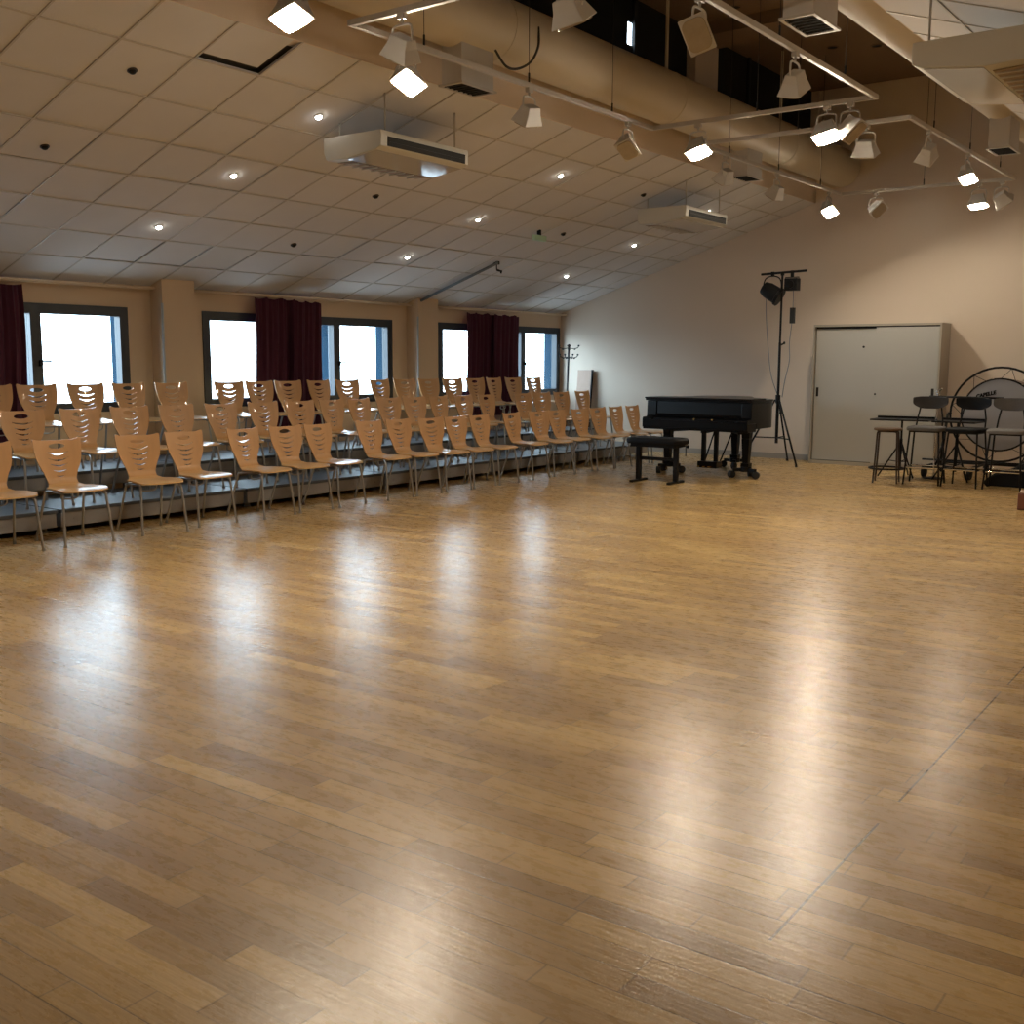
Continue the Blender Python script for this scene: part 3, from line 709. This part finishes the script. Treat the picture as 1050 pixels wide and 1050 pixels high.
for x in (-.78, -.22, .27, .78):
    for y in (-.38, .46):
        part(MB().lathe([(.012, -.028), (.06, -.028), (.075, -.018), (.075, .018), (.06, .028), (.012, .028)], 20, T((x, y, .075)) @ Ry(math.pi / 2)), 'wheel', M['rubber'], t)
fc = bpy.data.curves.new('lettering', 'FONT'); fc.body = 'CAPELLE'; fc.size = .066; fc.extrude = .001; fc.align_x = 'CENTER'; fc.offset = .0045; fc.shear = .15
fo = bpy.data.objects.new('tmp', fc); COL.objects.link(fo)
dg = bpy.context.evaluated_depsgraph_get(); me = bpy.data.meshes.new_from_object(fo.evaluated_get(dg)); bpy.data.objects.remove(fo)
me.name = 'lettering'; me.materials.clear(); me.materials.append(M['satin'])
lt = bpy.data.objects.new('lettering', me); COL.objects.link(lt); lt.parent = t
lt.matrix_local = T((-.165, -.008, DZ + .235)) @ Rx(math.pi / 2) @ Rz(R(14)) @ Matrix.Scale(.95, 4)

def round_stool():
    t = thing('round_stool', 'low backless stool with wooden seat and foot ring, left of the others', 'stool', (-4.30, 13.52, 0), R(12))
    part(MB().lathe([(.0, .648), (.165, .648), (.172, .66), (.165, .675), (0, .675)], 28), 'seat', M['stoolwood'], t)
    for k in range(4):
        a = R(45) + k * math.pi / 2; c, s = math.cos(a), math.sin(a)
        part(MB().tube(smooth_poly([(c * .10, s * .10, .635), (c * .15, s * .15, .625), (c * .163, s * .163, .58), (c * .178, s * .178, .30), (c * .20, s * .20, 0)], 4), .011, 8), 'leg', M['stoolmetal'], t)
    part(MB().tube([(.205 * math.cos(k * math.pi / 16), .205 * math.sin(k * math.pi / 16), .18) for k in range(32)], .012, 8, True), 'foot_ring', M['satin'], t)
    part(MB().tube([(.12 * math.cos(k * math.pi / 12), .12 * math.sin(k * math.pi / 12), .636) for k in range(24)], .010, 8, True), 'seat_ring', M['stoolmetal'], t)
round_stool()
def bar_chair(x, y, rz, label, sm, bmt):
    t = thing('high_chair', label, 'high chair', (x, y, 0), rz, 'high chairs before the bass drum')   # faces -y
    part(cushion(MB(), .42, .40, .655, .705, rr=.08), 'seat', sm, t)
    n, m = 17, 7
    def fn(i, j, th):
        u = i / (n - 1) * 2 - 1; v = j / (m - 1) * 2 - 1
        hw = .205 * (1 - .35 * max(0, -v) ** 2) ; hh = .075 * (1 - .22 * abs(u) ** 4)
        return (u * hw, .225 - .06 * u * u + th, .985 + v * hh - .015 * (1 - abs(u)) * 0)
    part(MB().grid(n, m, fn, .028), 'backrest', bmt, t, .006)
    for sx in (-1, 1):
        part(MB().tube([(sx * .155, .15, .65), (sx * .145, .215, .80), (sx * .11, .235, .985)], .010, 8), 'back_post', M['satin'], t)
        part(MB().tube([(sx * .165, -.14, .655), (sx * .205, -.20, 0)], .011, 8), 'leg', M['satin'], t)
        part(MB().tube([(sx * .165, .15, .655), (sx * .205, .21, 0)], .011, 8), 'leg', M['satin'], t)
    q = .165 + .04 * .7
    part(MB().tube([(-q, -.182, .21), (q, -.182, .21), (q, .19, .21), (-q, .19, .21)], .009, 8, True), 'foot_rest', M['chrome'], t)
    part(MB().box(-.165, .165, -.15, .155, .635, .656), 'seat_frame', M['satin'], t)
bar_chair(-3.885, 13.66, R(6), 'dark grey high chair with rounded back, right of the backless stool', M['midfab'], M['greyfab'])
bar_chair(-3.415, 13.66, R(-4), 'black high chair in the middle of the three', M['leather'], M['leather'])
bar_chair(-2.965, 13.68, R(3), 'light grey high chair at the right edge of the picture', M['lightfab'], M['midfab'])

def desk_stand(x, y, rz, wd, z, label, tripod=True):
    t = thing('percussion_table', label, 'percussion table', (x, y, 0), rz, None)
    part(MB().box(-wd / 2, wd / 2, -.20, .20, z, z + .018), 'table_top', M['satin'], t, .004)
    part(MB().box(-wd / 2, wd / 2, .19, .205, z, z + .045), 'back_lip', M['satin'], t)
    part(MB().tube([(0, 0, .12), (0, 0, z)], .013, 10).tube([(0, 0, .30), (0, 0, .50)], .018, 10), 'pole', M['satin'], t)
    for k in range(3):
        a = R(200) + k * 2 * math.pi / 3; c, s = math.cos(a), math.sin(a)
        part(MB().tube([(c * .015, s * .015, .44), (c * .27, s * .27, .012)], .010, 8).tube([(0, 0, .2), (c * .15, s * .15, .22)], .006, 6), 'leg', M['satin'], t)
desk_stand(-4.36, 14.25, R(4), .72, .735, 'flat black percussion table on a tripod beside the backless stool')
desk_stand(-3.66, 14.20, R(-3), .52, .735, 'flat black percussion table behind the middle high chair')
t = thing('microphone_stand', 'black boom stand with chrome clamp standing behind the high chairs', 'stand', (-3.965, 14.36, 0))
part(MB().tube([(0, 0, .02), (0, 0, 1.09)], .012, 10), 'pole', M['chrome'], t)
part(MB().lathe([(.13, 0), (.13, .015), (.02, .03)], 20), 'base', M['satin'], t)
part(MB().tube([(-.10, 0, 1.045), (.80, -.06, 1.043)], .013, 8), 'boom', M['satin'], t)
part(MB().lathe([(.0, -.03), (.026, -.025), (.026, .025), (0, .03)], 12, T((0, 0, 1.10))).tube([(0, 0, 1.10), (.05, -.02, 1.15)], .012, 8), 'clamp', M['chrome'], t)
t = thing('cymbal_stand', 'olive bronze cymbal on a thin stand right of the bass drum', 'cymbal', (-3.0, 15.62, 0))
part(MB().tube([(0, 0, .3), (0, 0, 1.27)], .010, 8), 'pole', M['satin'], t)
for k in range(3):
    a = k * 2 * math.pi / 3 + 1.2; part(MB().tube([(0, 0, .55), (math.cos(a) * .26, math.sin(a) * .26, .01)], .009, 8), 'leg', M['satin'], t)
part(MB().lathe([(0, .03), (.03, .028), (.05, .012), (.24, -.008), (.24, -.012), (.05, .006), (.0, .012)], 32, T((0, 0, 1.25)) @ Rx(R(-5))), 'cymbal', M['cymbal'], t)
t = thing('equipment_bag', 'black soft equipment bag lying on the floor behind the right high chair', 'bag', (-2.84, 14.11, 0), R(2))
bg = MB()
def fnb(i, j, th): return (0, 0, 0)
prof = [(-.40, .0), (-.42, .06), (-.30, .16), (-.12, .22), (.06, .33), (.22, .36), (.38, .26), (.44, .1), (.42, 0)]
pp = smooth_poly(prof, 4); n = len(pp)
lv = [(-.17, .8), (-.15, .95), (0, 1), (.15, .95), (.17, .8)]
vs = [(x * (.94 + .06 * s), y, z * s) for y, s in lv for x, z in pp]
fs = [(i * n + k, i * n + (k + 1) % n, (i + 1) * n + (k + 1) % n, (i + 1) * n + k) for i in range(len(lv) - 1) for k in range(n)]
bg.add(vs, fs, True); bg.add(vs[:n], [tuple(range(n))]); bg.add(vs[-n:], [tuple(range(n))])
part(bg, 'bag_body', M['leather'], t); part(MB().tube(smooth_poly([(-.1, -.17, .17), (0, -.19, .30), (.15, -.18, .34), (.28, -.17, .26)], 4), .010, 6), 'handle', M['cable'], t)
t = thing('wooden_plinth', 'reddish brown wooden block on the floor at the right edge of the picture', 'block', (-2.30, 11.93, 0), R(8))
part(MB().box(-.14, .18, -.12, .14, .0, .165), 'body', M['redwood'], t, .01); part(MB().box(-.13, .17, -.11, .13, .1655, .18), 'top', M['panel'], t, .006)

# ------------------------------------------------------------------ ducts with drop boxes
def duct(xc, label, boxes):
    t = thing('ventilation_duct', label, 'air duct', (xc, 6.5, 4.244 - .265))
    zc = 4.244
    wpart(MB().tube([(xc, YN + .02, zc), (xc, YF - .02, zc)], .265, 40), 'duct_tube', M['duct'], t)
    for y in range(-2, 16, 3):
        wpart(MB().tube([(xc, y + .62, zc), (xc, y + .65, zc)], .269, 40), 'seam_band', M['duct'], t)
        wpart(MB().box(xc - .012, xc + .012, y + .62, y + .65, zc + .26, ZT), 'hanger', M['duct'], t)
    for y in boxes:
        b = wpart(MB().box(xc - .105, xc + .105, y - .21, y + .21, 3.692, 4.16), 'drop_box', M['lampgrey'], t, .004)
        f = MB(); a, c = .125, .23; 
        f.box(xc - a, xc + a, y - c, y - c + .025, 3.68, 3.695); f.box(xc - a, xc + a, y + c - .025, y + c, 3.68, 3.695); f.box(xc - a, xc - a + .025, y - c + .025, y + c - .025, 3.68, 3.695); f.box(xc + a - .025, xc + a, y - c + .025, y + c - .025, 3.68, 3.695)
        wpart(f, 'grille_frame', M['white'], b)
        g = MB().box(xc - .1, xc + .1, y - .205, y + .205, 3.690, 3.6915)
        for k in range(7): yy = y - .18 + k * .06; g.box(xc - .1, xc + .1, yy - .004, yy + .004, 3.682, 3.6895)
        wpart(g, 'grille', M['dark'], b)
duct(-5.905, 'thick beige round duct below the black high windows', [7.30, 12.68])
duct(-2.967, 'thick beige round duct at the upper right corner of the picture', [7.28, 12.65])
cord('loop_cable', 'dark cable looping down the front of the left duct', [(-5.645, 7.93, 4.28), (-5.63, 7.91, 4.12), (-5.66, 7.84, 3.98), (-5.70, 7.70, 3.90), (-5.715, 7.56, 3.90), (-5.73, 7.44, 4.0)], .011)

# ------------------------------------------------------------------ ceiling-hung cooling units
def cooler(mirror, y0, label):
    f = (lambda x: mir(x) + .10) if mirror else (lambda x: x + .06)
    xa, xb, zt, L_ = -7.26, -6.58, 3.38, 1.16
    t = thing('cooling_unit', label, 'air conditioner', (f((xa + xb) / 2), y0 + L_ / 2, 3.2), 0, 'ceiling hung cooling units')
    # profile in x-z : top, outlet face, glossy belly, intake at the back
    prof = [(xa, zt), (xb, zt), (xb + .005, zt - .035), (xb, zt - .13), (xb - .06, zt - .155), (xb - .42, zt - .20), (xa + .03, zt - .19), (xa, zt - .13)]
    n = len(prof); b = MB()
    b.add([(f(x), y0, z) for x, z in prof] + [(f(x), y0 + L_, z) for x, z in prof], [tuple(range(n)), tuple(range(n, 2 * n))] + [(i, (i + 1) % n, n + (i + 1) % n, n + i) for i in range(n)])
    wpart(b, 'unit_body', M['acbody'], t, .008)
    def strip(x0, z0, x1, z1, ya, yb, h, name, mt):
        d = Vector((x1 - x0, 0, z1 - z0)); nn = Vector((d.z, 0, -d.x)).normalized()
        if nn.z > .3 or (abs(nn.z) < .3 and nn.x < 0): nn = -nn
        q = [Vector((x0, ya, z0)), Vector((x1, ya, z1)), Vector((x1, yb, z1)), Vector((x0, yb, z0))]
        vs = [p + nn * .001 for p in q] + [p + nn * h for p in q]
        m = MB().add([(f(p.x), p.y, p.z) for p in vs], [(0, 1, 2, 3), (4, 7, 6, 5), (0, 4, 5, 1), (1, 5, 6, 2), (2, 6, 7, 3), (3, 7, 4, 0)])
        return wpart(m, name, mt, t)
    o = strip(xb + .003, zt - .045, xb, zt - .125, y0 + .08, y0 + L_ - .05, .006, 'outlet_slot', M['dark'])
    lv = MB(); lv.box(min(f(xb), f(xb + .012)), max(f(xb), f(xb + .012)), y0 + .1, y0 + L_ - .07, zt - .088, zt - .080); wpart(lv, 'louvre', M['satin'], o)
    strip(xb - .065, zt - .156, xb - .415, zt - .1995, y0 + .02, y0 + L_ - .02, .004, 'belly_panel', M['acgloss'])
    g = strip(xb - .44, zt - .2005, xa + .05, zt - .192, y0 + .12, y0 + L_ - .03, .005, 'intake_grille', M['acbrown'])
    for k in range(8):
        y = y0 + .18 + k * .12
        mm = MB(); xs = sorted((f(xb - .44), f(xa + .05))); mm.box(xs[0], xs[1], y - .006, y + .006, zt - .213, zt - .203); wpart(mm, 'grille_slat', M['acbody'], g)
    for x in (xa + .08, xb - .06):
        for y in (y0 + .12, y0 + L_ - .12):
            wpart(MB().tube([(f(x), y, zt - .01), (f(x), y, ZW + SL * ((mir(f(x)) if mirror else f(x)) - XL) + .01)], .008, 8), 'hanging_rod', M['white'], t)
cooler(False, 6.90, 'cooling unit with dark outlet slot hung from the tiles, nearer on the left')
cooler(False, 12.30, 'smaller looking cooling unit hung from the tiles nearer the far wall')
cooler(True, 6.98, 'cooling unit cut by the upper right edge of the picture')

# ------------------------------------------------------------------ suspended light tracks
ZTK = 3.732; TX0, TX1 = -5.534, -3.339
def track(y0, y1, label):
    t = thing('light_track', label, 'light track', ((TX0 + TX1) / 2, (y0 + y1) / 2, ZTK), 0, 'rectangular light tracks')
    h = .018
    for a in ((TX0 - h, TX0 + h, y0 - h, y1 + h), (TX1 - h, TX1 + h, y0 - h, y1 + h), (TX0 + h, TX1 - h, y0 - h, y0 + h), (TX0 + h, TX1 - h, y1 - h, y1 + h)):
        wpart(MB().box(a[0], a[1], a[2], a[3], ZTK - .018, ZTK + .022), 'rail', M['white'], t, .003)
    for (x, y) in ((TX0, y0 + .75), (TX0, (y0 + y1) / 2), (TX0, y1 - .75), (TX1, y0 + .75), (TX1, (y0 + y1) / 2), (TX1, y1 - .75), ((TX0 + TX1) / 2, y0), ((TX0 + TX1) / 2, y1)):
        wpart(MB().tube([(x, y, ZTK + .02), (x, y, ZT)], .003, 6).tube([(x, y, ZTK + .02), (x, y, ZTK + .10)], .008, 6), 'suspension_wire', M['cable'], t)
track(.52, 4.61, 'white light track frame nearest the camera, mostly above the picture')
track(5.58, 9.71, 'white rectangular light track hanging in the middle of the hall')
track(10.68, 14.88, 'white rectangular light track hanging nearest the far wall')

def flood(x, y, d, on, label, s=1.0, rz=0):
    t = thing('track_floodlight', label, 'floodlight', (x, y, ZTK - .018), 0, 'floodlights on the tracks')
    Z = Rz(rz)
    part(MB().box(-.03, .03, -.02, .02, -.035, 0, Z).tube([(0, 0, -.035), (0, 0, -.07)], .010, 8), 'adapter', M['white'], t)
    hw = .085 * s
    part(MB().tube(smooth_poly([(-hw, 0, -.20), (-hw, 0, -.10), (-hw * .6, 0, -.072), (hw * .6, 0, -.072), (hw, 0, -.10), (hw, 0, -.20)], 3), .008, 8, X=Z), 'yoke', M['lampgrey'], t)
    X = T((0, 0, -.20)) @ aim(d) @ Z
    hs = MB().frustum((.15 * s, .09 * s), (.17 * s, .12 * s), .06 * s, .0, X); hs.frustum((.17 * s, .12 * s), (.235 * s, .175 * s), .0, -.085 * s, X)
    part(hs, 'housing', M['lampgrey'], t, .006)
    rr = []
    for cx, cy, a0 in ((.055, .030, 0), (-.055, .030, 90), (-.055, -.030, 180), (.055, -.030, 270)):
        rr += [(cx + .045 * math.cos(R(a0 + 15 * k)), cy + .045 * math.sin(R(a0 + 15 * k))) for k in range(7)]
    part(MB().prism(rr, -.0955, -.0855, X), 'lens', (None, M['warm'], M['warmdim'], M['warmfill'])[on] if on else M['offlens'], t, label='glowing lens' if on else None)
FL = [(-5.05, 4.61, (.25, -.35, -1), 1, 'lit floodlight cut by the upper edge of the picture'),
      (TX1, 3.3, (-.15, -.1, -1), 3, 'added unseen lit floodlight on the right rail of the track above the camera, farther one'),  # this and the next two: unseen lamps added to brighten the foreground
      (TX1, 1.5, (.1, -.1, -1), 3, 'added unseen lit floodlight on the right rail of the track above the camera, nearer one'),
      (TX0, 2.4, (.3, 0, -1), 3, 'added unseen lit floodlight on the left rail of the track above the camera'),
      (-5.07, 5.58, (-.5, .35, -.9), 0, 'unlit floodlight under the near corner of the middle track'),
      (TX0, 6.15, (.5, -.45, -1), 1, 'large glowing floodlight just below an unlit one, left of the drop box'),
      (-3.75, 5.58, (.1, .5, -.9), 0, 'unlit floodlight at the top edge before the black window'),
      (TX0, 7.65, (-.5, .2, -.9), 0, 'dark unlit floodlight seen from behind on the left rail of the middle track'),
      (TX0, 9.25, (.3, -.5, -.7), 0, 'small pale unlit floodlight low on the left rail of the middle track'),
      (-5.03, 9.71, (.3, -.4, -1), 1, 'glowing floodlight at the left end of the middle track'),
      (-3.77, 9.71, (.25, -.4, -1), 1, 'glowing floodlight at the right end of the middle track'),
      (-3.56, 9.71, (.6, -.1, -.6), 0, 'unlit floodlight beside the track corner, right of a glowing one'),
      (TX1, 7.94, (-.2, .5, -.9), 0, 'unlit bell shaped floodlight on the right rail of the middle track'),
      (TX1, 6.42, (.3, -.9, -.6), 0, 'unlit floodlight turned to the camera near the top edge'),
      (-3.75, 10.68, (-.1, .4, -.95), 0, 'unlit floodlight on the near rail of the far track'),
      (TX1, 11.28, (-.4, .6, -.8), 0, 'unlit floodlight on the right rail of the far track, beside its corner'),
      (TX1, 12.72, (.25, -.3, -1), 2, 'small lit floodlight on the right rail of the far track'),
      (-3.75, 14.88, (.1, -.25, -1), 2, 'lit floodlight at the right end of the rail nearest the far wall'),
      (-3.48, 14.88, (.4, .5, -.6), 0, 'unlit floodlight at the far right corner of the far track'),
      (-5.05, 14.88, (.7, -.5, -.5), 0, 'small unlit floodlight in the middle of the rail nearest the far wall'),
      (TX0, 14.45, (.45, -.45, -1), 1, 'lit floodlight at the far left corner of the far track'),
      (TX0, 12.75, (-.5, .1, -.8), 0, 'unlit floodlight on the left rail of the far track, right of the drop box'),
      (TX0, 11.35, (-.5, .2, -.8), 0, 'unlit floodlight on the left rail of the far track, left of the drop box')]
for x, y, d, on, lb in FL: flood(x, y, d, on, lb, 1.0, 0 if x not in (TX0, TX1) else math.pi / 2)

# ------------------------------------------------------------------ small things on the sloped ceiling
NRM = Vector((math.sin(TH), 0, -math.cos(TH)))
def onceil(x, y, h=0): return Vector((x, y, ZW + SL * (x - XL))) + NRM * h
def downlight(x, y, on, label):
    p = onceil(x, y); t = thing('ceiling_spotlight', label, 'spotlight', tuple(p), 0, 'small spotlights in the tiled ceiling')
    X = aim(NRM)
    part(MB().lathe([(.034, .012), (.038, -.004), (.034, -.008), (.029, -.008), (.026, .004)], 20, X), 'trim_ring', M['white'] if on else M['stoolmetal'], t)
    part(MB().lathe([(.028, -.002), (.027, -.014), (.018, -.024), (0, -.027)], 16, X), 'bulb', M['spot'] if on else M['satin'], t)
rowname = {4.93: 'nearest row', 6.74: 'second row from the camera', 8.54: 'third row from the camera', 10.39: 'fourth row from the camera', 12.2: 'fifth row from the camera', 13.98: 'row nearest the far wall'}
for y, xs in {4.93: [(-8.28, 0), (-7.09, 0)], 6.74: [(-9.37, 1), (-8.22, 1), (-7.09, 1)], 8.54: [(-9.42, 0), (-8.15, 0)], 10.39: [(-9.39, 1), (-8.26, 1), (-7.08, 1)], 12.2: [(-8.26, 0), (-7.06, 0)], 13.98: [(-9.40, 1), (-8.23, 1), (-7.06, 1)]}.items():
    for x, on in xs:
        pos = 'lowest, nearest the windows' if x < -9 else ('middle' if x < -7.6 else 'highest, nearest the duct')
        downlight(x, y, on, '%s small ceiling spotlight, %s, in the %s' % ('lit' if on else 'unlit', pos, rowname[y]))
p = onceil(-8.28, 11.68)
t = thing('exit_light', 'small pale green emergency light hanging from the tiled ceiling', 'emergency light', tuple(p))
part(MB().box(-.02, .02, -.02, .02, -.06, .02), 'bracket', M['satin'], t); part(MB().box(-.03, .03, -.13, .13, -.13, -.06), 'light_panel', M['exit'], t, .008)
p = onceil(-9.25, 12.05)
t = thing('ceiling_hook', 'small black hook fitting at the end of the pipe on the ceiling', 'hook', tuple(p))
part(MB().box(-.03, .03, -.03, .03, -.03, .02).tube([(0, 0, -.03), (0, 0, -.10)], .008, 8), 'stem', M['satin'], t); part(MB().tube([(0, 0, -.10), (.05, .05, -.12), (.06, .02, -.14)], .014, 8), 'hook', M['satin'], t)
a, b = onceil(XL + .15, 12.0, .03), onceil(-9.2, 12.0, .03)
tag(MB().tube([tuple(a), tuple(b)], .02, 8).build('ceiling_pipe', M['pipe'], origin=tuple(a)), 'straight grey pipe running up the tiled ceiling from the pillar', 'pipe')
for i, (x, y) in enumerate([(-4.87, 14.1), (-5.34, 13.85), (-5.65, 11.7)]):
    t = thing('recessed_downlight', ['unlit round downlight in the brown high ceiling, rightmost of three', 'unlit round downlight in the brown high ceiling, middle of three', 'unlit round downlight in the brown high ceiling, leftmost of three'][i], 'downlight', (x, y, ZT), 0, 'downlights in the high ceiling')
    part(MB().lathe([(.075, .004), (.08, -.008), (.062, -.008), (.06, .004)], 20), 'trim_ring', M['topceil'], t); part(MB().lathe([(0, -.001), (.06, -.002)], 20), 'glass', M['dark'], t)

# ------------------------------------------------------------------ light from outside
wd = bpy.data.worlds.new('daylight'); scene.world = wd; wd.use_nodes = True
nt = wd.node_tree; bg = nt.nodes['Background']; bg.inputs[0].default_value = (.68, .85, 1.0, 1)
tc = nt.nodes.new('ShaderNodeTexCoord'); sz = nt.nodes.new('ShaderNodeSeparateXYZ'); mr = nt.nodes.new('ShaderNodeMapRange')   # pale sky above, dimmer ground below
mr.inputs[1].default_value = -.12; mr.inputs[2].default_value = .12; mr.inputs[3].default_value = 3.2; mr.inputs[4].default_value = 14.5
nt.links.new(tc.outputs['Generated'], sz.inputs[0]); nt.links.new(sz.outputs['Z'], mr.inputs[0]); nt.links.new(mr.outputs[0], bg.inputs[1])
for i, (y0, y1) in enumerate(WIN):
    ld = bpy.data.lights.new('window_portal', 'AREA'); ld.shape = 'RECTANGLE'; ld.size = 1.145; ld.size_y = y1 - y0
    ld.cycles.is_portal = True
    lo = bpy.data.objects.new('window_portal', ld); COL.objects.link(lo); lo.location = (XL - .33, (y0 + y1) / 2, (WZ0 + WZ1) / 2); lo.rotation_euler = (0, R(-90), 0)

# ------------------------------------------------------------------ camera
p_, ro, yw, F = R(7.842), R(.226), R(36.67), 1116.7
f = Vector((-math.sin(yw) * math.cos(p_), math.cos(yw) * math.cos(p_), -math.sin(p_)))
rt = Vector((math.cos(yw), math.sin(yw), 0)); up = rt.cross(f)
rt2 = rt * math.cos(ro) + up * math.sin(ro); up2 = rt2.cross(f)
cd = bpy.data.cameras.new('camera'); cam = bpy.data.objects.new('camera', cd); COL.objects.link(cam)
cam.matrix_world = Matrix(((rt2.x, up2.x, -f.x, 0), (rt2.y, up2.y, -f.y, 0), (rt2.z, up2.z, -f.z, 1.459), (0, 0, 0, 1)))
cd.sensor_width = 36; cd.sensor_fit = 'HORIZONTAL'; cd.lens = F / 1050 * 36; cd.clip_start = .05; cd.clip_end = 200
scene.camera = cam
scene.view_settings.view_transform = 'Standard'; scene.view_settings.look = 'None'
scene.view_settings.gamma = 1; scene.view_settings.use_curve_mapping = False
scene.view_settings.exposure = 0.36
cy = scene.cycles
cy.use_denoising = True; cy.max_bounces = 8; cy.diffuse_bounces = 5; cy.glossy_bounces = 4; cy.transparent_max_bounces = 12; cy.sample_clamp_indirect = 6; cy.caustics_reflective = False; cy.caustics_refractive = False
